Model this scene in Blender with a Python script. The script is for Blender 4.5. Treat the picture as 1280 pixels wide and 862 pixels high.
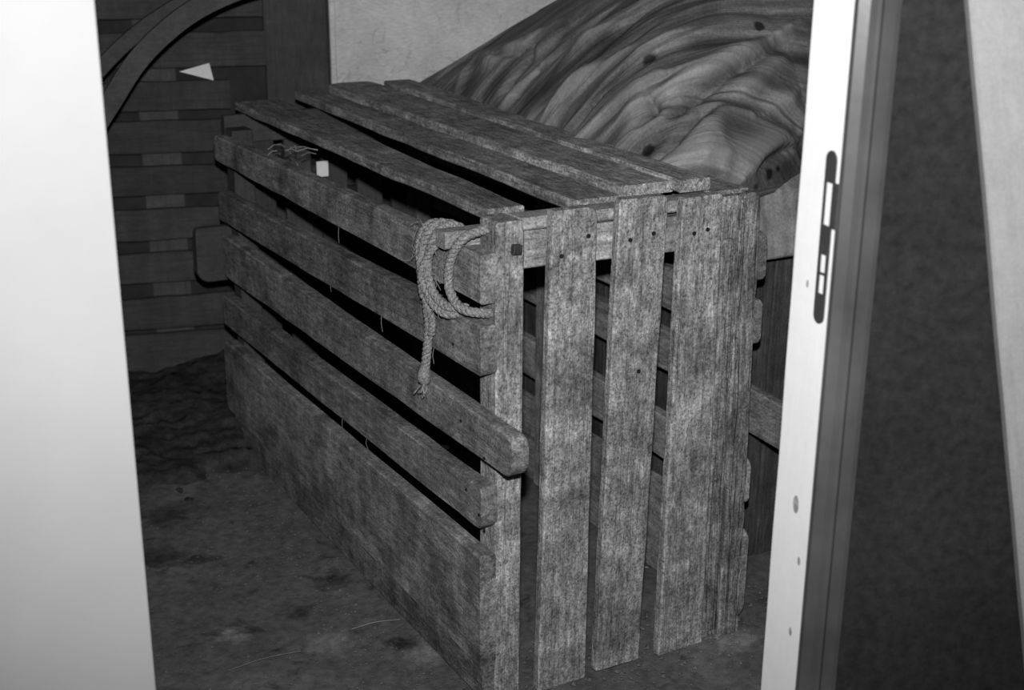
import bpy, math, random
import numpy as np
from mathutils import Vector, Matrix, noise

for o in list(bpy.data.objects): bpy.data.objects.remove(o)
SC = bpy.context.scene
COL = SC.collection
random.seed(7)
PI = math.pi

# ------------------------------------------------------------------ camera
CAM = Vector((-1.10262, -1.98663, 1.5))
cd = bpy.data.cameras.new('camera')
cam = bpy.data.objects.new('camera', cd); COL.objects.link(cam)
right = Vector((0.86978, -0.49338, 0.007616)); upv = Vector((0.153445, 0.285112, 0.946132)); fwd = Vector((0.468975, 0.821758, -0.323692))
cam.matrix_world = Matrix((( right.x, upv.x, -fwd.x, CAM.x), (right.y, upv.y, -fwd.y, CAM.y), (right.z, upv.z, -fwd.z, CAM.z), (0, 0, 0, 1)))
cd.sensor_width = 36; cd.lens = 1700/1280*36; cd.clip_start = 0.02
cd.dof.use_dof = True; cd.dof.focus_distance = 2.55; cd.dof.aperture_fstop = 5.0
SC.camera = cam

# ------------------------------------------------------------------ world, flash, exposure
w = bpy.data.worlds.new('World'); SC.world = w; w.use_nodes = True
w.node_tree.nodes['Background'].inputs[0].default_value = (1, 1, 1, 1)
w.node_tree.nodes['Background'].inputs[1].default_value = 0.012
fl = bpy.data.lights.new('camera_flash', 'SPOT')
fl.energy = 275; fl.shadow_soft_size = 0.022; fl.spot_size = math.radians(86); fl.spot_blend = 1.0; fl.color = (1, 1, 1)
flash = bpy.data.objects.new('camera_flash', fl); COL.objects.link(flash)
FP = CAM + right*0.0 + upv*0.15
flash.location = FP
flash.rotation_euler = (Vector((0.14, 0.15, 1.16)) - FP).to_track_quat('-Z', 'Y').to_euler()
SC.view_settings.view_transform = 'Standard'; SC.view_settings.look = 'None'
SC.view_settings.exposure = 0.0; SC.view_settings.gamma = 1.0; SC.view_settings.use_curve_mapping = False

# ------------------------------------------------------------------ materials
class NT:
    def __init__(s, name, rough=0.85, spec=0.25):
        s.m = bpy.data.materials.new(name); s.m.use_nodes = True
        s.t = s.m.node_tree; s.b = s.t.nodes['Principled BSDF']
        s.b.inputs['Roughness'].default_value = rough
        s.b.inputs['Specular IOR Level'].default_value = spec
    def n(s, typ, **k):
        x = s.t.nodes.new(typ)
        for a, v in k.items(): setattr(x, a, v)
        return x
    def l(s, a, b): s.t.links.new(a, b)
    def coords(s, scale=(1, 1, 1), kind='Object', rnd=True):
        tc = s.n('ShaderNodeTexCoord'); out = tc.outputs[kind]
        if rnd:
            oi = s.n('ShaderNodeObjectInfo'); mu = s.n('ShaderNodeVectorMath', operation='SCALE')
            cx = s.n('ShaderNodeCombineXYZ')
            for i in range(3): s.l(oi.outputs['Random'], cx.inputs[i])
            mu.inputs['Scale'].default_value = 37.0; s.l(cx.outputs[0], mu.inputs[0])
            ad = s.n('ShaderNodeVectorMath', operation='ADD'); s.l(out, ad.inputs[0]); s.l(mu.outputs[0], ad.inputs[1]); out = ad.outputs[0]
        mp = s.n('ShaderNodeMapping'); mp.inputs['Scale'].default_value = scale; s.l(out, mp.inputs[0])
        return mp.outputs[0]
    def noise(s, vec, scale, detail=4, rough=0.55, dist=0.0):
        x = s.n('ShaderNodeTexNoise'); x.inputs['Scale'].default_value = scale; x.inputs['Detail'].default_value = detail
        x.inputs['Roughness'].default_value = rough; x.inputs['Distortion'].default_value = dist
        s.l(vec, x.inputs['Vector']); return x.outputs['Fac']
    def ramp(s, fac, stops):
        r = s.n('ShaderNodeValToRGB'); e = r.color_ramp.elements
        while len(e) < len(stops): e.new(0.5)
        for i, (p, v) in enumerate(stops): e[i].position = p; e[i].color = (v, v, v, 1)
        s.l(fac, r.inputs[0]); return r.outputs[0]
    def math(s, op, a, b):
        x = s.n('ShaderNodeMath', operation=op)
        for i, q in enumerate((a, b)):
            if isinstance(q, (int, float)): x.inputs[i].default_value = q
            else: s.l(q, x.inputs[i])
        return x.outputs[0]
    def mul(s, a, b): return s.math('MULTIPLY', a, b)
    def finish(s, val, bump=None, bs=0.4, bd=0.003):
        s.l(val, s.b.inputs['Base Color'])
        if bump is not None:
            b = s.n('ShaderNodeBump'); b.inputs['Strength'].default_value = bs; b.inputs['Distance'].default_value = bd
            s.l(bump, b.inputs['Height']); s.l(b.outputs[0], s.b.inputs['Normal'])
        return s.m

def wood(name, base=0.2, contrast=1.0, speck=1.0, crack=0.5, rough=0.85, bs=0.5, var=0.25, blot=1.0, stain=0.3):
    k = NT(name, rough)
    g = k.coords((2.2, 26, 26)); c1 = k.coords((1, 1, 1)); c2 = k.coords((5, 60, 60))
    grain = k.noise(g, 2.2, 6, 0.65, 0.6)
    fine = k.noise(c2, 3.0, 4, 0.7)
    blotch = k.noise(c1, 7.0, 5, 0.62, 0.4)
    sp = k.noise(c1, 210.0, 3, 0.75)
    mid = k.noise(k.coords((30, 75, 75)), 1.0, 4, 0.7)
    sta = k.noise(k.coords((26, 3.5, 3.5)), 1.0, 4, 0.65, 0.5)
    d = contrast
    v = k.ramp(grain, [(0.25, 1-0.42*d), (0.5, 1.0), (0.75, 1+0.42*d)])
    v = k.mul(v, k.ramp(fine, [(0.3, 1-0.3*d), (0.7, 1+0.28*d)]))
    v = k.mul(v, k.ramp(blotch, [(0.28, 1-0.5*blot), (0.5, 1.0), (0.74, 1+0.38*blot)]))
    v = k.mul(v, k.ramp(sp, [(0.30, 1-0.62*speck), (0.5, 1.0), (0.72, 1+0.6*speck)]))
    cr = k.noise(k.coords((0.5, 22, 22)), 1.6, 3, 0.6, 0.5)
    line = k.ramp(cr, [(0.0, 1), (0.488, 1), (0.5, 1-0.45*crack), (0.512, 1), (1.0, 1)])
    v = k.mul(v, line)
    v = k.mul(v, k.ramp(mid, [(0.3, 1-0.4*speck), (0.7, 1+0.45*speck)]))
    v = k.mul(v, k.ramp(sta, [(0.3, 1-0.4*stain), (0.52, 1.0), (0.72, 1+0.7*stain)]))
    oi = k.n('ShaderNodeObjectInfo')
    vr = k.math('ADD', k.mul(oi.outputs['Random'], 2*var), 1-var)
    v = k.mul(k.mul(v, vr), base)
    h = k.math('ADD', k.mul(grain, 0.6), k.math('ADD', k.mul(fine, 0.35), k.mul(line, 0.8)))
    return k.finish(v, h, bs, 0.004)

M = {}
M['aged'] = wood('aged_grey_wood', 0.20, 0.8, 0.9, 0.7)
M['front'] = wood('weathered_front_wood', 0.25, 0.65, 1.25, 0.6, bs=0.8, blot=1.2, var=.12, stain=.45)
M['side'] = wood('worn_side_wood', 0.19, 0.6, 1.1, 0.6, bs=0.55, stain=.6, blot=1.3)
M['top'] = wood('dusty_top_wood', 0.24, 0.9, 1.2, 0.7, bs=0.8, var=0.15, stain=.6)
M['rotten'] = wood('splintered_old_wood', 0.175, 1.5, 1.2, 1.2, bs=1.2, stain=.4)
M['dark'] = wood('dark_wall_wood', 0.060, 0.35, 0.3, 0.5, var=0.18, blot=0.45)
M['batten'] = wood('batten_wood', 0.082, 0.35, 0.3, 0.3, var=0.1, blot=0.4)
M['bin'] = wood('bin_wood', 0.055, 1.0, 0.5, 0.8, var=0.15)
M['pine'] = wood('fresh_pine', 0.80, 0.07, 0.04, 0.0, rough=0.6, bs=0.05, var=0.0, blot=0.05, stain=.03)
M['plank'] = wood('pale_plank_wood', 0.24, 0.16, 0.15, 0.1, rough=0.7, bs=0.1, var=0.0, blot=0.15, stain=.05)
M['lip'] = wood('bare_wood', 0.30, 0.6, 1.0, 0.6, bs=0.6, var=0.05)

def plain(name, v, rough=0.7, metal=0.0, amt=0.15, sc=30, bump=0.1, spec=0.25):
    k = NT(name, rough, spec); k.b.inputs['Metallic'].default_value = metal
    n = k.noise(k.coords(), sc, 4, 0.6)
    return k.finish(k.mul(k.ramp(n, [(0.3, 1-amt), (0.7, 1+amt)]), v), n, bump, 0.002)
M['white_door'] = plain('white_painted_door', 0.43, 0.55, amt=0.04, sc=5, bump=0.03)
M['iron'] = plain('rusted_iron', 0.05, 0.6, 0.3, 0.5, 120, 0.5)
M['nail'] = plain('nail_iron', 0.02, 0.6, 0.2, 0.3, 120, 0.3)
M['plate'] = plain('zinc_plate', 0.12, 0.45, 0.7, 0.12, 60, 0.05)
M['paper'] = plain('white_paper', 0.85, 0.7, 0, 0.06, 80, 0.1)
M['straw'] = plain('dry_straw', 0.22, 0.7, 0, 0.3, 40, 0.2)
M['runner'] = wood('bent_runner_wood', 0.075, 0.4, 0.3, 0.2, var=0.05, blot=0.4)
M['casing'] = plain('grey_painted_casing', 0.06, 0.30, 0, 0.25, 9, 0.25, spec=0.6)
M['void'] = plain('dark_boarding', 0.035, 0.9, 0, 0.3, 12, 0.2)

def limewash():
    k = NT('limewashed_wall', 0.95)
    c = k.coords(rnd=False); a = k.noise(c, 5, 5, 0.6, 0.3); b = k.noise(k.coords((1, 1, 3), rnd=False), 60, 4, 0.7)
    st = k.noise(c, 9, 2, 0.5, 1.5)
    v = k.mul(k.ramp(a, [(0.3, 0.8), (0.7, 1.1)]), k.ramp(b, [(0.3, 0.8), (0.7, 1.12)]))
    v = k.mul(v, k.ramp(st, [(0, 1), (0.488, 1), (0.5, 0.75), (0.512, 1), (1, 1)]))
    return k.finish(k.mul(v, 0.74), b, 0.4, 0.004)
M['lime'] = limewash()

def felt():
    k = NT('dark_felt', 0.95, 0.1)
    c = k.coords(rnd=False); a = k.noise(c, 60, 4, 0.7); v = k.n('ShaderNodeTexVoronoi'); v.inputs['Scale'].default_value = 26
    k.l(c, v.inputs['Vector'])
    dots = k.ramp(v.outputs['Distance'], [(0.0, 1.0), (0.05, 1.0), (0.075, 0.0)])
    msk = k.ramp(k.noise(c, 17, 1), [(0.60, 0.0), (0.63, 1.0)])
    dust = k.mul(k.mul(dots, msk), 0.10)
    big = k.noise(c, 4, 3)
    base = k.mul(k.ramp(a, [(0.3, 0.6), (0.7, 1.4)]), k.ramp(big, [(0.3, 0.8), (0.7, 1.2)]))
    return k.finish(k.math('ADD', k.mul(base, 0.020), dust), a, 0.4, 0.003)
M['felt'] = felt()

def dirt():
    k = NT('packed_dirt_floor', 0.95, 0.1)
    c = k.coords(rnd=False)
    a = k.noise(c, 3.2, 6, 0.6, 0.4); b = k.noise(c, 45, 6, 0.7); d = k.noise(c, 11, 5, 0.65, 0.6)
    v = k.mul(k.ramp(a, [(0.3, 0.7), (0.55, 1.0), (0.75, 1.35)]), k.ramp(b, [(0.28, 0.55), (0.72, 1.4)]))
    v = k.mul(v, k.ramp(d, [(0.30, 0.35), (0.42, 0.95), (0.6, 1.0), (0.75, 1.3)]))
    sp = k.noise(c, 150, 2, 0.6)
    v = k.math('ADD', k.mul(v, 0.145), k.ramp(sp, [(0.70, 0.0), (0.78, 0.12)]))
    for (x, y, r, f) in [(-.068, .268, .035, .25), (-.404, .886, .06, .45), (-.33, 1.10, .07, .5), (-.09, .60, .05, .45), (-.21, .50, .03, .4), (-.367, .479, .035, 2.3), (-.05, .22, .05, 1.7), (-.20, .35, .05, 1.5), (.55, -.05, .05, 1.7)]:
        dn_ = k.n('ShaderNodeVectorMath', operation='DISTANCE'); k.l(c, dn_.inputs[0]); dn_.inputs[1].default_value = (x, y, 0)
        dd = k.math('ADD', dn_.outputs['Value'], k.mul(k.math('SUBTRACT', k.noise(c, 28, 4, 0.7), 0.5), r*2.6))
        v = k.mul(v, k.ramp(k.math('DIVIDE', dd, r*2), [(0.2, f), (0.6, 1.0)]))
    h = k.math('ADD', k.mul(b, 0.6), d)
    return k.finish(v, h, 0.4, 0.006)
M['dirt'] = dirt()
def soil():
    k = NT('dark_loose_soil', 1.0, 0.05)
    c = k.coords(rnd=False); b = k.noise(c, 30, 6, 0.75); d = k.noise(c, 8, 4)
    v = k.mul(k.ramp(b, [(0.3, 0.4), (0.7, 1.6)]), k.ramp(d, [(0.3, 0.7), (0.7, 1.3)]))
    return k.finish(k.mul(v, 0.050), b, 0.7, 0.012)
M['soil'] = soil()

def hide(name, base, lo=0.5):
    k = NT(name, 0.62, 0.35)
    at = k.n('ShaderNodeAttribute', attribute_name='flow')
    def fl_(sx, sy, sc, det, dist):
        mp = k.n('ShaderNodeMapping'); mp.inputs['Scale'].default_value = (sx, sy, 1); k.l(at.outputs['Vector'], mp.inputs[0])
        return k.noise(mp.outputs[0], sc, det, 0.6, dist)
    a = fl_(1.0, 9, 1.5, 5, 0.35); b = fl_(2.2, 30, 2.0, 5, 0.4)
    c = k.coords(rnd=False); e = k.noise(c, 6, 5, 0.6, 0.5); s = k.noise(c, 160, 3, 0.7)
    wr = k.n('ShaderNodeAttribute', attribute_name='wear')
    v = k.mul(k.ramp(a, [(0.32, lo), (0.48, 0.85), (0.64, 1.8)]), k.ramp(b, [(0.3, 0.6), (0.7, 1.5)]))
    v = k.mul(v, k.ramp(e, [(0.3, 0.6), (0.7, 1.4)]))
    v = k.mul(v, k.ramp(s, [(0.3, 0.7), (0.7, 1.3)]))
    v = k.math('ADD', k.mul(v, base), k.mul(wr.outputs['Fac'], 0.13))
    # dark stain spots and a tear
    for (x, y, z, r) in SPOTS:
        d = k.n('ShaderNodeVectorMath', operation='DISTANCE'); k.l(c, d.inputs[0]); d.inputs[1].default_value = (x, y, z)
        dd = k.math('ADD', d.outputs['Value'], k.mul(k.noise(c, 70, 2), r*0.6))
        v = k.mul(v, k.ramp(k.math('DIVIDE', dd, r*2), [(0.55, 0.15), (0.75, 1.0)]))
    bm = k.math('ADD', k.mul(e, 0.5), k.math('ADD', b, k.mul(s, 0.15)))
    return k.finish(v, bm, 0.5, 0.008)
SPOTS = [(.618, .433, 1.131, .020), (.856, .376, 1.20, .014), (.510, .276, .974, .016), (.738, .179, .924, .014), (.770, .190, .929, .010), (.689, .162, .908, .014)]
M['hide'] = hide('worn_hide', 0.098)
M['pale_hide'] = hide('pale_hide', 0.26, 0.75)
def rope_mat():
    k = NT('sisal_rope', 0.9, 0.15)
    n = k.noise(k.coords(rnd=False), 260, 3, 0.7)
    return k.finish(k.mul(k.ramp(n, [(0.3, 0.3), (0.7, 1.8)]), 0.21), n, 0.7, 0.002)
M['rope'] = rope_mat()

# ------------------------------------------------------------------ helpers
WM = {}
def link(o, parent=None, mw=None):
    COL.objects.link(o)
    mw = mw or Matrix.Identity(4); WM[o.name] = mw
    if parent is not None:
        o.parent = parent; o.matrix_basis = WM[parent.name].inverted() @ mw
    else: o.matrix_basis = mw
    return o
def thing(name, label, cat, loc=(0, 0, 0), group=None):
    o = bpy.data.objects.new(name, None); o.empty_display_size = 0.1
    link(o, None, Matrix.Translation(loc)); tag(o, label, cat, group); return o
def tag(o, label=None, cat=None, group=None, kind=None):
    if label: o['label'] = label
    if cat: o['category'] = cat
    if group: o['group'] = group
    if kind: o['kind'] = kind
    return o
def mesh_obj(name, V, F, mat, parent=None, mw=None, smooth=False):
    me = bpy.data.meshes.new(name); me.from_pydata([tuple(v) for v in V], [], F); me.update()
    me.materials.append(mat)
    if smooth:
        for p in me.polygons: p.use_smooth = True
    return link(bpy.data.objects.new(name, me), parent, mw)

def plank(name, p0, p1, wdir, width, thick, mat, parent=None, w1=None, r=(0, 0, 0, 0), wob=0.0018, chip=0.0, bow=0.0, seg=0.045, seed=None, ch=0.003, notch=None):
    """board from p0 to p1 (centre line); wdir = direction of its width; r = corner radii (start+,start-,end+,end-)"""
    p0, p1 = Vector(p0), Vector(p1); X = (p1-p0); L = X.length; X.normalize()
    Y = Vector(wdir); Y = (Y - X*Y.dot(X)).normalized(); Z = X.cross(Y)
    mw = Matrix(((X.x, Y.x, Z.x, p0.x), (X.y, Y.y, Z.y, p0.y), (X.z, Y.z, Z.z, p0.z), (0, 0, 0, 1)))
    w1 = w1 or width
    sd = seed if seed is not None else random.random()*100
    n = max(2, min(44, int(L/seg)))
    xs = [L*i/n for i in range(n+1)]
    for rr, e in ((max(r[0], r[1]), 0), (max(r[2], r[3]), 1)):
        if rr > 0:
            ex = [rr*(1-math.cos(a*PI/16)) for a in range(1, 9)]
            xs = [x for x in xs if (x > rr or x == 0) if e == 0] + [x for x in xs if (x < L-rr or x == L) if e == 1]
            xs += [x if e == 0 else L-x for x in ex]
    xs = sorted(set(round(x, 5) for x in xs))
    V = []; F = []; rings = 0
    def cr(d, rr):
        if rr <= 0 or d >= rr: return 0
        return rr - math.sqrt(max(0, rr*rr-(rr-d)**2))
    for x in xs:
        hw = (width+(w1-width)*x/L)/2
        nz = lambda q, f=9: noise.noise(Vector((x*f, q*7.3+sd, sd)))
        up = hw - cr(x, r[0]) - cr(L-x, r[2]) + wob*nz(1) - chip*max(0, noise.noise(Vector((x*14, 5+sd, 2)))-0.25)
        dn = -hw + cr(x, r[1]) + cr(L-x, r[3]) + wob*nz(2) + chip*max(0, noise.noise(Vector((x*14, 9+sd, 4)))-0.25)
        if up-dn < 0.004: m = (up+dn)/2; up = m+0.002; dn = m-0.002
        b = bow*math.sin(PI*x/L) + wob*0.6*nz(3, 4)
        t = thick/2; c = min(ch, (up-dn)*0.3, t*0.6)
        for (yy, zz) in ((up-c, t), (up, t-c), (up, -t+c), (up-c, -t), (dn+c, -t), (dn, -t+c), (dn, t-c), (dn+c, t)):
            V.append((x, yy, zz+b))
        if rings:
            a = (rings-1)*8; d = rings*8
            for j in range(8): F.append((a+j, d+j, d+(j+1) % 8, a+(j+1) % 8))
        rings += 1
    F.append(tuple(range(8))); F.append(tuple(range((rings-1)*8+7, (rings-1)*8-1, -1)))
    F = [tuple(reversed(f)) for f in F]
    o = mesh_obj(name, V, F, mat, parent, mw); return o

def box(name, lo, hi, mat, parent=None, mw=None, bev=0.0):
    (x0, y0, z0), (x1, y1, z1) = lo, hi
    V = [(x0,y0,z0),(x1,y0,z0),(x1,y1,z0),(x0,y1,z0),(x0,y0,z1),(x1,y0,z1),(x1,y1,z1),(x0,y1,z1)]
    F = [(0,3,2,1),(4,5,6,7),(0,1,5,4),(1,2,6,5),(2,3,7,6),(3,0,4,7)]
    o = mesh_obj(name, V, F, mat, parent, mw)
    if bev:
        b = o.modifiers.new('b', 'BEVEL'); b.width = bev; b.segments = 2
    return o
def extrude_poly(name, pts, t, mat, parent=None, mw=None):
    n = len(pts); V = [(a, 0, b) for a, b in pts]+[(a, t, b) for a, b in pts]
    F = [tuple(range(n)), tuple(range(2*n-1, n-1, -1))]+[(i, i+n, (i+1) % n+n, (i+1) % n) for i in range(n)]
    return mesh_obj(name, V, F, mat, parent, mw)
def catmull(P, k=10):
    P = [Vector(p) for p in P]; Q = [P[0]*2-P[1]]+P+[P[-1]*2-P[-2]]; out = []
    for i in range(1, len(Q)-2):
        for j in range(k):
            t = j/k; a, b, c, d = Q[i-1], Q[i], Q[i+1], Q[i+2]
            out.append(0.5*((2*b)+(c-a)*t+(2*a-5*b+4*c-d)*t*t+(3*b-a-3*c+d)*t**3))
    out.append(P[-1]); return out
def tube(V, F, C, rad, k=6, cap=True):
    n = len(C); T0 = (C[1]-C[0]).normalized(); N = T0.orthogonal().normalized(); base = len(V)
    for i, c in enumerate(C):
        T = (C[min(i+1, n-1)]-C[max(i-1, 0)]).normalized(); N = (N-T*N.dot(T)).normalized(); B = T.cross(N)
        rr = rad(i/(n-1)) if callable(rad) else rad
        for j in range(k):
            a = 2*PI*j/k; V.append(c+N*math.cos(a)*rr+B*math.sin(a)*rr)
    for i in range(n-1):
        for j in range(k): F.append((base+i*k+j, base+i*k+(j+1) % k, base+(i+1)*k+(j+1) % k, base+(i+1)*k+j))
    if cap: F.append(tuple(base+j for j in range(k-1, -1, -1))); F.append(tuple(base+(n-1)*k+j for j in range(k)))
def rope_strand(V, F, P, R, pitch=0.03):
    C = catmull(P, 14); n = len(C); T0 = (C[1]-C[0]).normalized(); N = T0.orthogonal().normalized(); L = 0; fr = []
    for i, c in enumerate(C):
        T = (C[min(i+1, n-1)]-C[max(i-1, 0)]).normalized(); N = (N-T*N.dot(T)).normalized(); B = T.cross(N)
        if i: L += (c-C[i-1]).length
        fr.append((c, N.copy(), B, L))
    for s in range(3):
        path = [c+(N_*math.cos(l/pitch*2*PI+s*2*PI/3)+B_*math.sin(l/pitch*2*PI+s*2*PI/3))*R*0.52 for c, N_, B_, l in fr]
        tube(V, F, path, R*0.56, 7)

# ------------------------------------------------------------------ the setting
# floor: packed dirt with low relief
def make_floor():
    V = []; F = []; nx, ny = 150, 170; x0, x1, y0, y1 = -2.6, 2.8, -3.6, 2.4
    for j in range(ny+1):
        for i in range(nx+1):
            x = x0+(x1-x0)*i/nx; y = y0+(y1-y0)*j/ny
            z = 0.006*noise.noise(Vector((x*5, y*5, 0)))+0.004*noise.noise(Vector((x*17, y*17, 3)))-0.006
            V.append((x, y, z))
    for j in range(ny):
        for i in range(nx):
            a = j*(nx+1)+i; F.append((a, a+1, a+nx+2, a+nx+1))
    return tag(mesh_obj('floor', V, F, M['dirt'], smooth=True), kind='structure')
make_floor()
# back wall frame: origin u=0 at (.4,1.85), d along the wall, m into the room
du = Vector((.97, -.244, 0)).normalized(); dn = Vector((-du.y, du.x, 0))
W0 = Vector((.4, 1.85, 0))
def W(u, d, z): p = W0+du*u-dn*d; return Vector((p.x, p.y, z))     # d = distance in front of wall plane
WMX = Matrix(((du.x, dn.x, 0, W0.x), (du.y, dn.y, 0, W0.y), (0, 0, 1, 0), (0, 0, 0, 1)))
wall = tag(box('wall_back', (-2.2, 0.055, -0.02), (2.6, 0.12, 2.3), M['void'], None, WMX), kind='structure')
# horizontal boards, face at d=0, thickness .022, dark gaps between
heights = [(0.0, .178, -.02), (.192, .292, -.20), (.337, .430, -.02), (.472, .567, -.05), (.608, .694, -.10), (.732, .826, -.16), (.856, .940, -.20), (.975, 1.075, -.125),
           (1.115, 1.21, -.14), (1.25, 1.345, -.12), (1.385, 1.48, -.13), (1.52, 1.615, -.12), (1.655, 1.75, -.12), (1.79, 1.885, -.12), (1.925, 2.02, -.12), (2.06, 2.155, -.12)]
for i, (a, b, ue) in enumerate(heights):
    dz = 0.004*random.uniform(-1, 1); dd = 0.011+0.004*random.uniform(-1, 1)
    ue2 = -.245 if i == 6 else ue
    if i < 6: ue2 = .30
    plank('plank', W(-2.15, -dd, (a+b)/2+dz), W(ue2, -dd, (a+b)/2-dz), (0, 0, 1), b-a, .024, M['dark'], wall, wob=.004, chip=.006)
plank('batten', W(-.452, -.040, 0), W(-.452, -.040, 2.25), du, .115, .030, M['batten'], wall)
plank('batten', W(-1.2, -.040, 0), W(-1.2, -.040, 2.25), du, .115, .030, M['batten'], wall)
plank('board', W(-.045, -.014, .80), W(-.045, -.014, 2.25), du, .185, .03, M['dark'], wall, wob=.003)
plank('lath', W(.060, .004, .86), W(.060, .004, 2.25), du, .018, .03, M['lime'], wall, wob=.002)
mesh = box('plaster_panel', (.070, -.004, .82), (2.55, .055, 2.28), M['lime'], wall, WMX)
# side walls and ceiling of the store room (behind / beside the doorway view)
# doorway frame: origin below the camera, h = straight ahead, s = to the right
h = Vector((.49570, .86850, 0)).normalized(); s_ = Vector((h.y, -h.x, 0))
OD = Vector((CAM.x, CAM.y, 0))+h*1.63      # middle of the doorway threshold
def D(s, d, z): p = OD+s_*s+h*d; return Vector((p.x, p.y, z))
DMX = Matrix(((s_.x, h.x, 0, OD.x), (s_.y, h.y, 0, OD.y), (0, 0, 1, 0), (0, 0, 0, 1)))
tag(box('wall_left', (-1.9, .05, 0), (-1.8, 4.0, 2.3), M['void'], None, DMX), kind='structure')
tag(box('wall_right', (2.3, .05, 0), (2.4, 3.2, 2.3), M['void'], None, DMX), kind='structure')
tag(box('ceiling', (-2.6, .06, 2.28), (2.8, 3.9, 2.36), M['void'], None, DMX), kind='structure')
# wall beside the doorway, covered with dark felt
tag(box('wall_front', (.425, .0, 0), (2.3, .05, 2.3), M['felt'], None, DMX), kind='structure')
tag(box('wall_entrance', (-1.9, .0, 0), (-.56, .05, 2.3), M['void'], None, DMX), kind='structure')

# door leaf, opened towards the viewer
ang = math.radians(222)
o = box('door_1', (0, 0, .012), (.80, .042, 2.02), M['white_door'], None, Matrix.Translation(D(-.505, -.01, 0)) @ Matrix.Rotation(math.atan2(s_.y, s_.x)+ang, 4, 'Z'), bev=.003)
tag(o, kind='structure')
# jamb in fresh pine, face turned slightly to the opening
pn = D(.392, -.03, 0); pf = D(.3605, .055, 0)
def jamb():
    e = (pf-pn).normalized(); nrm = Vector((e.y, -e.x, 0))
    if nrm.dot(s_) < 0: nrm = -nrm
    L = (pf-pn).length
    mw = Matrix(((e.x, nrm.x, 0, pn.x), (e.y, nrm.y, 0, pn.y), (0, 0, 1, 0), (0, 0, 0, 1)))
    V = []; F = []
    nz = 60; prof = [(0, .0), (0, .035), (L, .035), (L, .0)]
    for j in range(nz+1):
        z = 2.1*j/nz
        for q, (a, b) in enumerate(prof): V.append((a+(.0012*noise.noise(Vector((q, z*7, 1))) if q in (0, 3) else 0), b, z))
    for j in range(nz):
        for q in range(4): F.append((j*4+q, (j+1)*4+q, (j+1)*4+(q+1) % 4, j*4+(q+1) % 4))
    F += [(0, 1, 2, 3), tuple(nz*4+q for q in (3, 2, 1, 0))]
    # local X along the grain for the wood texture: rebuild with X = up
    mw2 = mw @ Matrix(((0, 1, 0, 0), (0, 0, 1, 0), (1, 0, 0, 0), (0, 0, 0, 1)))
    V2 = [(v[2], v[0], v[1]) for v in V]
    return tag(mesh_obj('trim_1', V2, F, M['pine'], None, mw2), kind='structure'), mw, L
jb, JM, JL = jamb()
M['knot'] = plain('pine_knot', 0.28, 0.7, 0, 0.4, 90, 0.1)
for (a, z, r) in [(.040, .72, .010), (.022, .645, .005), (.028, .535, .005), (.055, 1.02, .004)]:
    V = [(a+r*.7*math.cos(t*PI/5), -.0006, z+r*1.3*math.sin(t*PI/5)) for t in range(10)]; V += [(v[0], .002, v[2]) for v in V]
    F = [tuple(range(10)), tuple(range(19, 9, -1))]+[(i, i+10, (i+1) % 10+10, (i+1) % 10) for i in range(10)]
    mesh_obj('knot', V, F, M['knot'], jb, JM)
# strike plate: rounded plate with two openings, lip at the upper one
def strike():
    zc, hh, wc, hw = 1.086, .109, .0235, .0115
    outer = []
    for i in range(17):
        a = PI*i/16; outer.append((wc+hw*math.cos(a), zc+hh-hw+hw*math.sin(a)))
    for i in range(17):
        a = PI+PI*i/16; outer.append((wc+hw*math.cos(a), zc-hh+hw+hw*math.sin(a)))
    holes = [(wc-.0085, wc+.0065, 1.103, 1.156), (wc-.0055, wc+.0055, 1.043, 1.066), (wc-.0055, wc+.0055, 1.016, 1.040)]
    # build as strips between z cuts
    zs = sorted(set([zc-hh, zc+hh]+[z for q in holes for z in q[2:]]+[o_[1] for o_ in outer]))
    V = []; F = []
    def half(z):
        t = hh-hw; d = abs(z-zc)-t
        return hw if d <= 0 else math.sqrt(max(1e-8, hw*hw-d*d))
    def slab(a0, a1, b0, b1, z0, z1):
        k = len(V)
        for y in (-.0016, .0004): V.extend([(a0, y, z0), (a1, y, z0), (b1, y, z1), (b0, y, z1)])
        F.extend([(k, k+1, k+2, k+3), (k+7, k+6, k+5, k+4), (k, k+4, k+5, k+1), (k+1, k+5, k+6, k+2), (k+2, k+6, k+7, k+3), (k+3, k+7, k+4, k)])
    for z0, z1 in zip(zs, zs[1:]):
        if z1-z0 < 1e-6: continue
        m = (z0+z1)/2; hit = [q for q in holes if q[2] <= m <= q[3]]
        h0, h1 = half(z0), half(z1)
        if hit:
            q = hit[0]; slab(wc-h0, q[0], wc-h1, q[0], z0, z1); slab(q[1], wc+h0, q[1], wc+h1, z0, z1)
        else: slab(wc-h0, wc+h0, wc-h1, wc+h1, z0, z1)
    p = mesh_obj('strike_plate', V, F, M['plate'], jb, JM)
    box('lip', (.0005, -.004, 1.103), (wc-.0105, -.0005, 1.158), M['plate'], p, JM)
strike()
# painted casing with moulded profile, facing the viewer
prof = [(.390, -.030), (.392, -.036), (.405, -.040), (.412, -.046), (.4165, -.046), (.421, -.039), (.436, -.036), (.4425, -.033), (.4425, .0), (.390, .0)]
V = [tuple(D(a, b, z)) for z in (0, 2.14) for a, b in prof]; n = len(prof)
F = [(i, (i+1) % n, (i+1) % n+n, i+n) for i in range(n)]+[tuple(range(n-1, -1, -1)), tuple(range(n, 2*n))]
tag(mesh_obj('trim_2', V, F, M['casing']), kind='structure')
# head of the doorway
tag(box('trim_3', (-.56, -.03, 2.06), (.45, .05, 2.3), M['felt'], None, DMX), kind='structure')
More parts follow.
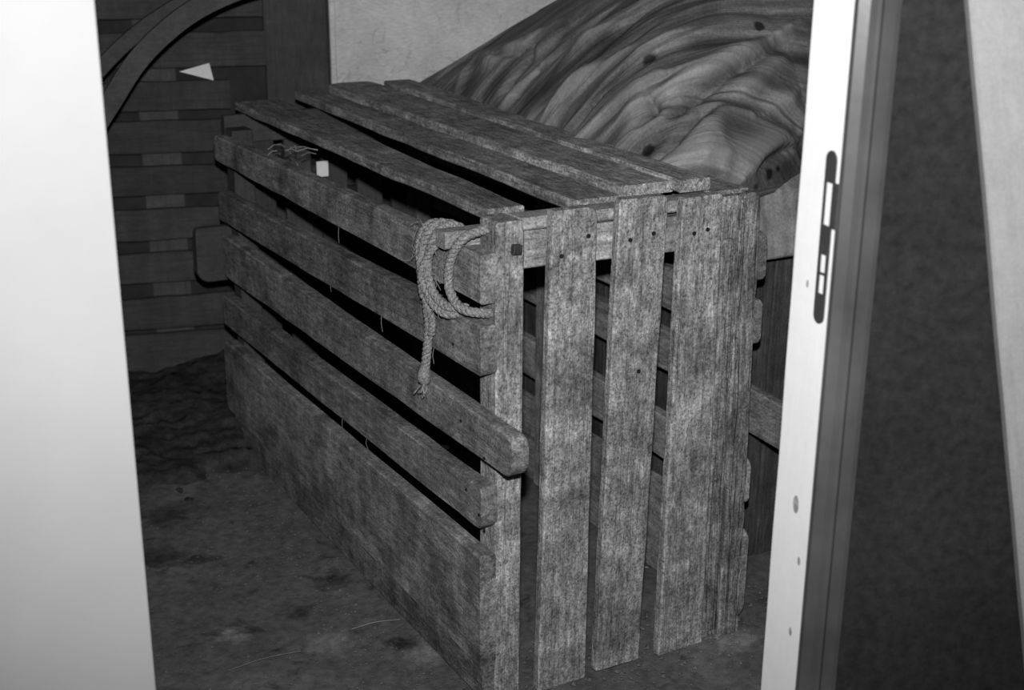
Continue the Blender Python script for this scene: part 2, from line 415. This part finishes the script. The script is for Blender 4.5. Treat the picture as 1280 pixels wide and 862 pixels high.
# pale plank leaning against the felted wall
pp = plank('leaning_plank', D(.865, -.10, 0.0), D(.865-.197*1.75, -.03, 1.75), s_, .165, .022, M['plank'])
tag(pp, 'pale wide plank leaning tilted against the dark felted wall', 'plank')

# ------------------------------------------------------------------ slatted crate
crate = thing('slatted_crate', 'long weathered slatted wooden crate standing on the dirt floor', 'crate', (0.3, 0.75, 0))
def nail(parent, p, nrm, r=.0042, mat='nail'):
    nrm = Vector(nrm); a = nrm.orthogonal().normalized(); b = nrm.cross(a); p = Vector(p)
    V = [p+(a*math.cos(t*PI/4)+b*math.sin(t*PI/4))*r for t in range(8)]; V += [v+nrm*.002 for v in V]
    F = [tuple(range(8, 16))]+[(i, (i+1) % 8, (i+1) % 8+8, i+8) for i in range(8)]
    mesh_obj('nail', V, F, M[mat], parent)
UP = (0, 0, 1)
# corner posts
P1 = plank('corner_post', (.0275, .032, 0), (.0275, .032, .943), (1, 0, 0), .056, .064, M['front'], crate, r=(0, 0, .012, .008), ch=.004)
P2 = plank('corner_post', (.545, .030, 0), (.545, .030, .935), (1, 0, 0), .048, .055, M['rotten'], crate, r=(0, 0, .02, .012), chip=.01)
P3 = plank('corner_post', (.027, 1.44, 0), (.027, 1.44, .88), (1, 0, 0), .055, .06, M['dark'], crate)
P4 = plank('corner_post', (.545, 1.44, 0), (.545, 1.44, .90), (1, 0, 0), .05, .06, M['aged'], crate)
plank('middle_post', (.563, .76, .02), (.563, .76, .86), (0, 1, 0), .05, .035, M['aged'], crate)
# left side slats  (z at near end, z at far end)
t = .034; xs = -t/2-.0005
S1 = plank('side_slat', (xs, -.001, .846), (xs, 1.462, .832), UP, .088, t, M['side'], crate, w1=.068, r=(0, 0, .015, .01), chip=.003)
S2 = plank('side_slat', (xs, -.003, .715), (xs, 1.455, .678), UP, .094, t, M['side'], crate, w1=.078, r=(0, .012, .01, .01), chip=.003)
S3 = plank('side_slat', (xs, -.118, .552), (xs, 1.44, .545), UP, .078, t, M['side'], crate, w1=.115, r=(.02, .03, .01, .02), chip=.003)
S4 = plank('side_slat', (xs, -.006, .410), (xs, 1.47, .386), UP, .086, t, M['side'], crate, w1=.084, r=(.008, .022, .01, .01), chip=.003)
S5 = plank('bottom_board', (xs, -.002, .195), (xs, 1.49, .192), UP, .236, t, M['side'], crate, w1=.205, r=(.004, 0, .02, .02), chip=.003)
plank('bottom_board', (xs+.001, -.002, .0395), (xs+.001, 1.44, .045), UP, .070, t-.008, M['side'], crate, w1=.086, chip=.006)
# right side slats
xr = .5835
for (z0, z1, wd, y0, r_) in [(.810, .80, .096, -.006, (.02, .01)), (.675, .665, .092, -.004, (.008, .012)), (.535, .53, .09, .05, (0, 0)), (.33, .34, .10, -.004, (.02, .008)), (.110, .115, .222, -.012, (.018, .05))]:
    plank('side_slat', (xr, y0, z0), (xr, 1.46, z1), UP, wd, .027, M['aged'], crate, r=(r_[0], r_[1], 0, 0), chip=.004)
# front: cross rail, capping piece, upright slats
plank('cross_rail', (.056, .020, .886), (.552, .020, .872), UP, .068, .028, M['lip'], crate)
plank('top_batten', (.050, .024, .934), (.475, .028, .929), (0, 1, 0), .050, .022, M['lip'], crate, wob=.004, chip=.01)
def vslat(x0, x1, x0b, x1b, zt, zb, mat, yo=-.011, r=(0, 0, .014, .014), th=.022, chip=.004, wob=.002, nails=()):
    o = plank('front_slat', ((x0b+x1b)/2, yo, zb), ((x0+x1)/2, yo, zt), (1, 0, 0), x1b-x0b, th, mat, crate, w1=x1-x0, r=r, chip=chip, wob=wob, ch=.003)
    for a, z in nails: nail(o, (a, yo-th/2, z), (0, -1, 0))
    return o
vslat(.098, .192, .084, .194, .957, .0, M['front'], r=(0, 0, .020, .004), nails=((.117, .875), (.172, .905)))
vslat(.238, .345, .218, .322, .962, .004, M['front'], r=(0, 0, .010, .010), nails=((.262, .887), (.313, .893), (.292, .63)))
vslat(.378, .470, .371, .484, .951, -.004, M['front'], r=(0, 0, .008, .008), chip=.006, nails=((.405, .882), (.436, .886)))
vslat(.474, .512, .486, .522, .942, .0, M['rotten'], yo=-.006, r=(0, 0, .004, .008), chip=.012, wob=.004, th=.018)
vslat(.472, .505, .482, .515, .862, .02, M['rotten'], yo=-.020, r=(0, 0, .01, .016), chip=.012, wob=.004, th=.012)
vslat(.514, .560, .524, .578, .946, -.004, M['rotten'], yo=-.012, r=(0, 0, .018, .018), chip=.014, wob=.004)
# far end
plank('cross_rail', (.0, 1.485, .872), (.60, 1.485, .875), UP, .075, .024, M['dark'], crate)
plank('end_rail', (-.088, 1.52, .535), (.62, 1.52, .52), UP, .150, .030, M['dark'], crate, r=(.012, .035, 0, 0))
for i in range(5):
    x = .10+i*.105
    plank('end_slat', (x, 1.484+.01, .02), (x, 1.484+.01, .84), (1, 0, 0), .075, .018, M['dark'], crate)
# tie bar under the top slats near the rope
plank('tie_bar', (-.064, .090, .902), (.60, .090, .895), UP, .030, .036, M['aged'], crate)
# top slats
zt = .9335
plank('top_slat', (.068, .090, zt), (.101, 1.50, zt-.004), (1, 0, 0), .076, .022, M['top'], crate, w1=.122, chip=.005, wob=.004)
plank('top_slat', (.262, .074, zt+.001), (.300, 1.60, zt-.004), (1, 0, 0), .122, .023, M['top'], crate, w1=.110, chip=.008, wob=.004)
plank('top_slat', (.360, .066, zt+.020), (.385, 1.56, zt+.018), (1, .0, 0.0), .116, .022, M['top'], crate, w1=.140, chip=.008, wob=.005, r=(0, 0, .03, .05))
plank('top_slat', (.440, .030, zt+.026), (.492, 1.46, zt+.030), (1, 0, 0), .070, .024, M['top'], crate, w1=.08, chip=.008, wob=.004)
plank('top_slat', (.522, .026, zt-.001), (.550, 1.50, zt-.001), (1, 0, 0), .092, .022, M['top'], crate, chip=.006, wob=.003)
# nail marks and square bolt on the near post
nb = Vector((.036, -.001, .893))
bolt = box('square_bolt', (-.009, -.010, -.009), (.009, .002, .009), M['iron'], P1, Matrix.Translation(nb) @ Matrix.Rotation(.12, 4, 'Y'), bev=.002)
for (a, z) in [(.10, .70), (.10, .43), (.03, .52), (.05, .40), (.03, .38), (.12, .56)]: nail(S4 if z < .45 else (S2 if z > .6 else S3), (-t-.0005, a-.05 if z < .6 else a, z), (-1, 0, 0), .003)

# ------------------------------------------------------------------ rope tied over the top side slat
rope = thing('rope', 'twisted hemp rope looped over the near end of the crate side', 'rope', (-.05, .17, .84))
V = []; F = []
R0 = .0082
def coil(P, R=R0): rope_strand(V, F, P, R)
coil([(.02, .150, .875), (.0, .155, .905), (-.030, .160, .909), (-.050, .168, .885), (-.054, .180, .84), (-.052, .185, .805), (-.050, .172, .780)])
coil([(.02, .175, .87), (.0, .175, .900), (-.030, .180, .904), (-.050, .188, .880), (-.053, .196, .845), (-.054, .190, .81), (-.058, .160, .785), (-.060, .120, .770), (-.05, .09, .762), (-.02, .08, .765)])
coil([(.015, .125, .88), (-.005, .128, .908), (-.035, .135, .911), (-.054, .145, .88), (-.060, .150, .84), (-.062, .135, .805), (-.058, .110, .785), (-.050, .085, .777), (-.02, .07, .775)])
coil([(.012, .110, .875), (-.01, .140, .905), (-.034, .150, .915), (-.056, .160, .895), (-.064, .168, .85), (-.062, .172, .81), (-.060, .168, .775)])
coil([(.01, .190, .88), (-.02, .188, .905), (-.044, .190, .898), (-.060, .182, .870), (-.066, .165, .835), (-.066, .150, .80), (-.058, .130, .780)])
coil([(-.03, .120, .905), (-.050, .128, .885), (-.060, .145, .86), (-.068, .158, .83), (-.064, .168, .79), (-.054, .165, .76), (-.048, .160, .73), (-.046, .168, .700)], .0070)
mesh_obj('coil', V, F, M['rope'], rope, smooth=True)
V = []; F = []
coil([(.0, .035, .925), (-.02, .040, .920), (-.040, .045, .912), (-.052, .062, .885), (-.054, .078, .850), (-.054, .078, .818), (-.052, .060, .795), (-.046, .035, .785), (-.025, .02, .780), (.0, .02, .775)], .0085)
mesh_obj('loop', V, F, M['rope'], rope, smooth=True)
V = []; F = []
coil([(-.056, .172, .790), (-.052, .172, .755), (-.046, .178, .715), (-.046, .184, .675), (-.047, .190, .640), (-.047, .194, .622)], .0088)
mesh_obj('tail', V, F, M['rope'], rope, smooth=True)
V = []; F = []
tube(V, F, catmull([(-.047, .192, .632), (-.048, .196, .615), (-.046, .200, .600), (-.046, .202, .592)], 5), lambda q: .0085+.005*math.sin(q*PI), 8)
for i in range(9):
    a = Vector((-.046, .200, .600)); d = Vector((random.uniform(-.012, .006), random.uniform(-.014, .03), -random.uniform(.02, .04)))
    tube(V, F, catmull([a, a+d*.5+Vector((random.uniform(-.005, .005), random.uniform(-.006, .006), 0)), a+d], 5), lambda q: .0035*(1-q*.6), 5)
tag(mesh_obj('frayed_knot', V, F, M['rope'], rope, smooth=True), 'dark frayed knotted rope end')
V = []; F = []
for i in range(46):
    a = Vector((-.045-random.random()*.02, .10+random.random()*.1, .77+random.random()*.14)); d = Vector((random.uniform(-.02, .005), random.uniform(-.03, .03), random.uniform(-.03, .03)))
    tube(V, F, catmull([a, a+d*.5+Vector((0, random.uniform(-.006, .006), random.uniform(-.006, .006))), a+d], 4), .0005, 4)
tag(mesh_obj('loose_fibres', V, F, M['rope'], rope), kind='stuff')

# ------------------------------------------------------------------ board bin with brace, to the right of the crate
binn = thing('board_bin', 'dark vertical board bin behind the crate, under the hide pile', 'bin', (1.4, .25, 0))
x = .655; 
for i in range(11):
    wd = random.uniform(.075, .10)
    plank('plank', (x+wd/2, .235+random.uniform(-.004, .004), 0), (x+wd/2, .235, .86), (1, 0, 0), wd-.004, .022, M['bin'], binn, chip=.004); x += wd
XE = x
y = .26
for i in range(12):
    wd = .095
    plank('plank', (.668, y+wd/2, 0), (.668, y+wd/2, .86), (0, 1, 0), wd-.004, .022, M['bin'], binn); y += wd
plank('plank', (.655, .82, .872), (XE-.1, .82, .872), (0, 1, 0), 1.20, .02, M['bin'], binn)
br = plank('brace_board', (.730, .222, .410), (.730, -.36, .385), UP, .100, .026, M['aged'])
tag(br, 'grey board sloping past the crate corner, against the bin', 'board')

# ------------------------------------------------------------------ hide pile
FOLDS = {"r":[[0.022,0.022,[[0.928,0.362,1.192],[0.786,0.335,1.16],[0.678,0.328,1.128],[0.61,0.376,1.108]]],[0.02,0.02,[[0.969,0.372,1.211],[0.807,0.333,1.159],[0.688,0.315,1.124],[0.617,0.329,1.099],[0.562,0.319,1.046],[0.545,0.313,1.028]]],[0.018,0.018,[[0.61,0.376,1.108],[0.572,0.408,1.083],[0.537,0.445,1.043],[0.499,0.478,0.984],[0.482,0.521,0.935],[0.479,0.559,0.902]]],[0.02,0.02,[[0.628,0.494,1.155],[0.573,0.566,1.098],[0.53,0.663,1.026],[0.503,0.741,0.952],[0.494,0.761,0.912]]],[0.018,0.02,[[0.679,0.635,1.2],[0.616,0.735,1.13],[0.572,0.805,1.07],[0.532,0.887,0.995],[0.51,0.947,0.93]]],[0.018,0.018,[[0.682,0.916,1.166],[0.629,1.019,1.1],[0.598,1.086,1.055],[0.585,1.149,1.028]]],[0.02,0.025,[[0.626,0.975,1.105],[0.607,1.082,1.065],[0.63,1.233,1.053]]],[0.018,0.018,[[0.621,1.215,1.049],[0.581,1.208,1.011],[0.55,1.182,0.974],[0.533,1.172,0.946]]],[0.03,0.022,[[0.709,0.226,1.04],[0.66,0.23,1.048],[0.639,0.23,1.045],[0.617,0.213,1.025],[0.59,0.185,0.991],[0.56,0.164,0.96],[0.536,0.164,0.946]]],[0.028,0.03,[[0.602,0.219,1.025],[0.573,0.211,1.004],[0.543,0.196,0.972],[0.514,0.203,0.954],[0.492,0.226,0.939]]],[0.03,0.022,[[0.878,0.241,0.991],[0.829,0.221,0.976],[0.755,0.198,0.974],[0.681,0.17,0.952],[0.636,0.15,0.935],[0.618,0.138,0.915]]],[0.025,0.025,[[0.836,0.233,1.004],[0.765,0.212,1.0],[0.694,0.19,0.989],[0.615,0.167,0.975],[0.589,0.149,0.948]]],[0.018,0.02,[[0.905,0.283,1.078],[0.814,0.251,1.054],[0.717,0.223,1.035]]],[0.02,0.02,[[0.602,0.306,1.078],[0.571,0.303,1.048],[0.548,0.312,1.031],[0.529,0.341,1.015],[0.512,0.374,0.995],[0.493,0.374,0.959]]],[0.016,0.016,[[0.538,0.311,1.019],[0.519,0.34,0.999],[0.501,0.358,0.978],[0.487,0.364,0.944]]],[0.02,0.03,[[0.601,0.392,1.109],[0.557,0.385,1.062],[0.53,0.372,1.024]]],[0.016,0.02,[[0.587,0.555,1.116],[0.553,0.599,1.069],[0.516,0.639,1.003],[0.495,0.673,0.945]]],[0.016,0.02,[[0.708,0.431,1.191],[0.642,0.454,1.158],[0.589,0.481,1.116]]],[0.012,0.018,[[0.939,0.331,1.156],[0.827,0.3,1.123],[0.725,0.263,1.084],[0.662,0.248,1.065]]]],"v":[[0.02,0.012,[[0.589,0.404,1.099],[0.572,0.372,1.071],[0.56,0.337,1.052],[0.553,0.313,1.034],[0.531,0.33,1.017],[0.514,0.363,1.001],[0.498,0.388,0.973],[0.485,0.385,0.944]]],[0.02,0.012,[[0.95,0.347,1.18],[0.789,0.308,1.133],[0.647,0.284,1.086],[0.574,0.279,1.042],[0.556,0.301,1.032]]],[0.025,0.014,[[0.7,0.229,1.049],[0.645,0.238,1.052],[0.604,0.236,1.038],[0.573,0.234,1.017],[0.533,0.231,0.983],[0.503,0.237,0.957],[0.487,0.253,0.934]]],[0.025,0.014,[[0.871,0.231,0.967],[0.78,0.201,0.96],[0.72,0.179,0.947],[0.663,0.158,0.928]]],[0.02,0.014,[[0.557,0.476,1.075],[0.512,0.532,1.01],[0.487,0.589,0.932],[0.475,0.603,0.894]]],[0.02,0.014,[[0.634,0.949,1.117],[0.606,0.92,1.093],[0.562,0.941,1.035],[0.539,0.939,0.997],[0.52,0.938,0.96]]],[0.018,0.014,[[0.614,1.16,1.056],[0.608,1.023,1.077],[0.624,0.94,1.109]]],[0.02,0.014,[[0.594,0.15,0.948],[0.571,0.144,0.935],[0.524,0.162,0.941],[0.499,0.195,0.937]]],[0.018,0.012,[[0.6,0.78,1.108],[0.554,0.849,1.037],[0.519,0.884,0.967]]]]}

def cl(a): return np.clip(a, 0, 1)
def hf(x, y):
    xl = .475+.06*cl((y-.5)/.9)
    a = cl((x-xl)/.8); b = cl((1.56-y)/1.1); c = cl((y-.13-.10*cl((x-.6)/.3))/.55)
    return .90+.52*(1-(1-a)**2.0)**.62*(1-(1-b)**2.0)**.52*(1-(1-c)**2.4)**.6
def seg_dist(P, path):
    # the path tapers off beyond its ends so that folds run out softly
    best = np.full(len(P), 9.0)
    pts = np.array([tuple(v) for v in catmull(path, 5)])
    N_ = len(pts)-1
    for s_i, (a, b) in enumerate(zip(pts[:-1], pts[1:])):
        end = .020*max(0, 1-min(s_i, N_-1-s_i)/(N_*.3))
        ab = b-a; L = (ab@ab)+1e-12; tt = np.clip(((P-a)@ab)/L, 0, 1)
        d = np.sqrt((((P-a)-tt[:, None]*ab)**2).sum(1))+end; best = np.minimum(best, d)
    return best
def make_pile():
    nu, nv = 300, 300
    u = np.linspace(0, 1, nu+1)**1.7; v = np.linspace(0, 1, nv+1)
    vv = .13+1.43*(v**1.35)
    Y, U = np.meshgrid(vv, u, indexing='ij')
    XL = .475+.06*cl((Y-.5)/.9)
    YY = Y.copy(); X = XL+(1.6-XL)*U
    YN = np.where(Y < .6, Y+(.6-Y)/.47*.10*cl((X-.6)/.3), Y)     # front edge line steps back over the bin
    Y = YN
    Z = hf(X, Y); e = 1e-3
    fx = (hf(X+e, Y)-hf(X-e, Y))/(2*e); fy = (hf(X, Y+e)-hf(X, Y-e))/(2*e)
    fx = np.clip(fx, -3, 3); fy = np.clip(fy, -3, 3)
    N = np.stack([-fx, -fy, np.ones_like(fx)], -1); N /= np.linalg.norm(N, axis=-1, keepdims=True)
    P = np.stack([X, Y, Z], -1).reshape(-1, 3); N = N.reshape(-1, 3)
    # flow coordinates: run up the slope, fan out towards the right
    run = (P[:, 2]-.9)*1.3+(P[:, 0]-.5)
    q = P[:, 1]+.42*run-.10*run**2
    disp = np.zeros(len(P)); wear = np.zeros(len(P))
    for i in range(len(P)):
        a = noise.noise(Vector((run[i]*2.2, q[i]*5, 0)))*.05
        n1 = noise.noise(Vector((run[i]*1.5+3, (q[i]+a)*13, 1.0)))
        n2 = noise.noise(Vector((run[i]*2.5+9, (q[i]+a)*36, 5.0)))
        n3 = noise.noise(Vector((P[i][0]*6, P[i][1]*6, P[i][2]*6)))
        disp[i] = .014*n1+.008*(1-abs(n1)*2.4)+.007*n2+.004*n3
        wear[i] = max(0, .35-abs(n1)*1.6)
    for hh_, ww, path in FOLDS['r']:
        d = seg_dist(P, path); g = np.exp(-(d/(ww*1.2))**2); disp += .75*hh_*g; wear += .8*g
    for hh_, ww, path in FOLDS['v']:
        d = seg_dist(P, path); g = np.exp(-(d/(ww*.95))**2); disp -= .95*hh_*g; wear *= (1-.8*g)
    P2 = P+N*disp[:, None]
    P2[:, 2] = np.maximum(P2[:, 2], .884)
    V = [tuple(p) for p in P2]; F = []; w_ = nu+1
    for j in range(nv):
        for i in range(nu): F.append((j*w_+i, j*w_+i+1, (j+1)*w_+i+1, (j+1)*w_+i))
    # skirt and underside
    rim = [i for i in range(w_)]+[j*w_+nu for j in range(1, nv+1)]+[nv*w_+i for i in range(nu-1, -1, -1)]+[j*w_ for j in range(nv-1, 0, -1)]
    b = len(V)
    for r_ in rim: V.append((P2[r_][0], P2[r_][1], .883))
    n = len(rim)
    for k in range(n): F.append((rim[k], b+k, b+(k+1) % n, rim[(k+1) % n]))
    F.append(tuple(b+k for k in range(n)))
    o = mesh_obj('hide_pile', V, F, M['hide'], smooth=True)
    at = o.data.attributes.new('flow', 'FLOAT_VECTOR', 'POINT'); fl3 = np.zeros((len(V), 3)); fl3[:len(P), 0] = run; fl3[:len(P), 1] = q
    at.data.foreach_set('vector', fl3.ravel())
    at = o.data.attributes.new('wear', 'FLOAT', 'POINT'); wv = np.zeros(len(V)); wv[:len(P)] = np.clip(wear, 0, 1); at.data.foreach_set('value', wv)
    return tag(o, 'large bulging pile of wrinkled dark hides heaped beyond the crate', 'hides')
make_pile()
def hem():
    V = []; F = []; nx, nk = 90, 40
    prof = []
    for k in range(nk+1):
        q = k/nk
        if q < .35: prof.append((.36-.36*q/.35*.42, .897+.012*math.sin(q/.35*PI)))
        else:
            r = (q-.35)/.65; prof.append((.209-.05*math.sin(r*PI*.55), .897-.147*r**1.1))
    for i in range(nx+1):
        x = .628+1.0*i/nx
        for (yy, zz) in prof:
            dd = .014*noise.noise(Vector((x*7, zz*20, 4)))+.007*noise.noise(Vector((x*22, zz*28, 8)))
            V.append((x, yy-dd-.012*math.exp(-((zz-.872-.02*(x-.7))/.012)**2), zz+.004*noise.noise(Vector((x*9, 0, 2)))))
    m = nk+1
    for i in range(nx):
        for k in range(nk): F.append((i*m+k, i*m+k+1, (i+1)*m+k+1, (i+1)*m+k))
    o = mesh_obj('draped_hide', V, F, M['pale_hide'], smooth=True)
    so = o.modifiers.new('s', 'SOLIDIFY'); so.thickness = .012; so.offset = 1
    at = o.data.attributes.new('flow', 'FLOAT_VECTOR', 'POINT'); at.data.foreach_set('vector', [c*0.4 for v in V for c in (v[2], v[0], 0)])
    at = o.data.attributes.new('wear', 'FLOAT', 'POINT'); at.data.foreach_set('value', [0.2]*len(V))
    return tag(o, 'pale stiff hide hanging over the front edge of the bin', 'hide')
hem()

# ------------------------------------------------------------------ bent sledge runner on the wall
run = thing('bent_runner', 'curved bent wooden runner hanging high in front of the plank wall', 'runner', tuple(W(-.5, 0, .9)))
def arc(name, pts, wdt, d0, d1, mat):
    C = catmull([(a, b, 0) for a, b in pts], 10); V = []; F = []; n = len(C)
    for i, c in enumerate(C):
        T = (C[min(i+1, n-1)]-C[max(0, i-1)]).normalized(); Nn = Vector((-T.y, T.x, 0))
        for (k, d_) in ((0, d0), (1, d0), (1, d1), (0, d1)):
            p = c+Nn*wdt*k; V.append(W(p.x, d_, p.y))
    for i in range(n-1):
        for j in range(4): F.append((i*4+j, i*4+(j+1) % 4, (i+1)*4+(j+1) % 4, (i+1)*4+j))
    F += [(3, 2, 1, 0), tuple((n-1)*4+j for j in range(4))]
    return mesh_obj(name, V, F, mat, run)
arc('front_rim', [(-0.641, 0.782), (-0.601, 0.867), (-0.552, 0.939), (-0.48, 1.038), (-0.39, 1.119), (-0.3, 1.173), (-0.188, 1.213), (-0.054, 1.231), (0.126, 1.222)], .052, .42, .39, M['runner'])
arc('back_rim', [(-0.686, 0.857), (-0.649, 0.93), (-0.594, 0.999), (-0.511, 1.077), (-0.419, 1.141), (-0.318, 1.192), (-0.18, 1.233), (-0.042, 1.252)], .038, .33, .30, M['dark'])
V = []; F = []
for (u_, d_, z_) in ((-.10, .405, 1.225+.02), (-.10, .315, 1.237+.01)):
    tube(V, F, [W(u_, d_, z_), W(u_, d_, 1.8), W(u_, d_, 2.27)], .004, 6)
mesh_obj('hanging_cord', V, F, M['rope'], run)
for (u_, z_) in ((-0.297, 1.167+.02), (-0.602, 0.857+.03)):
    plank('cross_peg', W(u_, .30, z_), W(u_, .40, z_), UP, .02, .02, M['dark'], run)
# paper scrap on the wall
scrap = extrude_poly('paper_scrap', [(-.386, .968), (-.300, .990), (-.290, .940)], .002, M['paper'], None, Matrix.Translation(W(0, .004, 0)-W0) @ WMX @ Matrix.Rotation(0, 4, 'X'))
tag(scrap, 'white triangular paper scrap stuck on the back wall planks', 'paper')
card = box('paper_tag', (.242, 1.446, .730), (.275, 1.450, .772), M['paper'])
tag(card, 'small white square tag seen inside the crate top gap', 'tag')

# ------------------------------------------------------------------ soil and litter
def mound():
    V = []; F = []; nx, ny = 110, 110
    for j in range(ny+1):
        for i in range(nx+1):
            uu = -1.2+1.75*i/nx; dd = 1.0*j/ny; p = W(uu, dd+.03, 0)
            hgt = .10*max(0, 1-dd/.82)**1.1*(.55+.45*math.exp(-((uu+.2)/.35)**2))
            hgt *= 1+.5*noise.noise(Vector((uu*5, dd*5, 0)))
            edge = min(1, max(0, (.76+.22*noise.noise(Vector((uu*5, dd*5, 7)))+.10*noise.noise(Vector((uu*19, dd*19, 2)))-dd)/.10))
            z = (hgt+.010+.014*noise.noise(Vector((uu*22, dd*22, 1)))+.010*noise.noise(Vector((uu*50, dd*50, 2))))*edge-.014*(1-edge)
            V.append((p.x, p.y, z))
    for j in range(ny):
        for i in range(nx): a = j*(nx+1)+i; F.append((a, a+nx+1, a+nx+2, a+1))
    o = mesh_obj('soil_heap', V, F, M['soil'], smooth=True)
    tag(o, 'dark loose soil banked up at the foot of the plank wall', 'soil', kind='stuff')
mound()
def crumbs():
    V = []; F = []
    for i in range(2600):
        c = random.random()
        if c < .45: x, y = random.gauss(-.2, .35), random.gauss(.5, .5)
        elif c < .75: x, y = random.uniform(0, .75), random.gauss(.0, .09)
        else: x, y = random.gauss(-.12, .05), random.uniform(0, 1.3)
        r = random.uniform(.001, .0045)*(1.8 if .45 <= c < .75 and random.random() < .4 else 1); b = len(V); z = r*.2
        for d in ((1, 0, 0), (-1, 0, 0), (0, 1, 0), (0, -1, 0), (0, 0, 1), (0, 0, -1)):
            V.append((x+d[0]*r*random.uniform(.6, 1.3), y+d[1]*r*random.uniform(.6, 1.3), z+d[2]*r*random.uniform(.4, .8)))
        for f in ((0,2,4),(2,1,4),(1,3,4),(3,0,4),(2,0,5),(1,2,5),(3,1,5),(0,3,5)): F.append(tuple(b+q for q in f))
    tag(mesh_obj('dirt_crumbs', V, F, M['dirt']), 'small crumbs of dirt scattered over the floor by the crate', 'dirt', kind='stuff')
crumbs()
for (a, b, r_, lab) in [((-.143, .367), (-.039, .351), 0.0011, 'thin pale twig on the floor beside the crate bottom board'),
                        ((.465, .125), (.545, .215), .0022, 'bent straw leaning between two upright slats'),
                        ((.30, .118), (.36, .135), .0020, 'short straw on the ground behind the second upright slat'),
                        ((.53, .30), (.56, .285), .0022, 'short bright straw deep inside behind the slat gap'),
                        ((-.42, .34), (-.27, .335), 0.0008, 'long faint straw on the bare floor at left')]:
    V = []; F = []; m = ((a[0]+b[0])/2, (a[1]+b[1])/2+.004, .006)
    tube(V, F, catmull([(a[0], a[1], .002), m, (b[0], b[1], .004)], 5), r_, 5)
    tag(mesh_obj('straw', V, F, M['straw']), lab, 'straw')
def wisp():
    V = []; F = []
    for i in range(12):
        a = Vector((.04+random.gauss(0, .03), 1.10+random.gauss(0, .04), .875+random.gauss(0, .010))); d = Vector((random.gauss(0, .03), random.gauss(0, .03), random.gauss(0, .012)))
        tube(V, F, [a, a+d*.5+Vector((0, 0, .006)), a+d], .0013, 4)
    tag(mesh_obj('straw_tuft', V, F, M['straw']), 'tuft of dry straw caught behind the top side slat', 'straw', kind='stuff')
wisp()
def scrap_on_ground():
    V = []; F = []; n = 12
    V.append((.441, 1.139, .012))
    for i in range(n): a = 2*PI*i/n; V.append((.441+.045*math.cos(a)*random.uniform(.6, 1.2), 1.139+.03*math.sin(a)*random.uniform(.6, 1.2), .004))
    for i in range(n): F.append((0, 1+i, 1+(i+1) % n))
    F.append(tuple(range(n, 0, -1)))
    tag(mesh_obj('paper_wad', V, F, M['paper']), 'pale flattened scrap lying on the ground inside the crate', 'scrap')
scrap_on_ground()
# fine cobweb threads hanging from the side slats
V = []; F = []
for i in range(7):
    y = random.uniform(.05, 1.2); z = random.choice([.80, .67, .515, .365]); L = random.uniform(.015, .05)
    a = Vector((-.03, y, z)); tube(V, F, catmull([a, a+Vector((-.003, random.uniform(-.005, .005), -L*.5)), a+Vector((0, random.uniform(-.006, .006), -L))], 4), .0006, 4)
tag(mesh_obj('cobwebs', V, F, M['straw']), 'fine cobweb threads hanging in the gaps of the crate side', 'cobweb', kind='stuff')
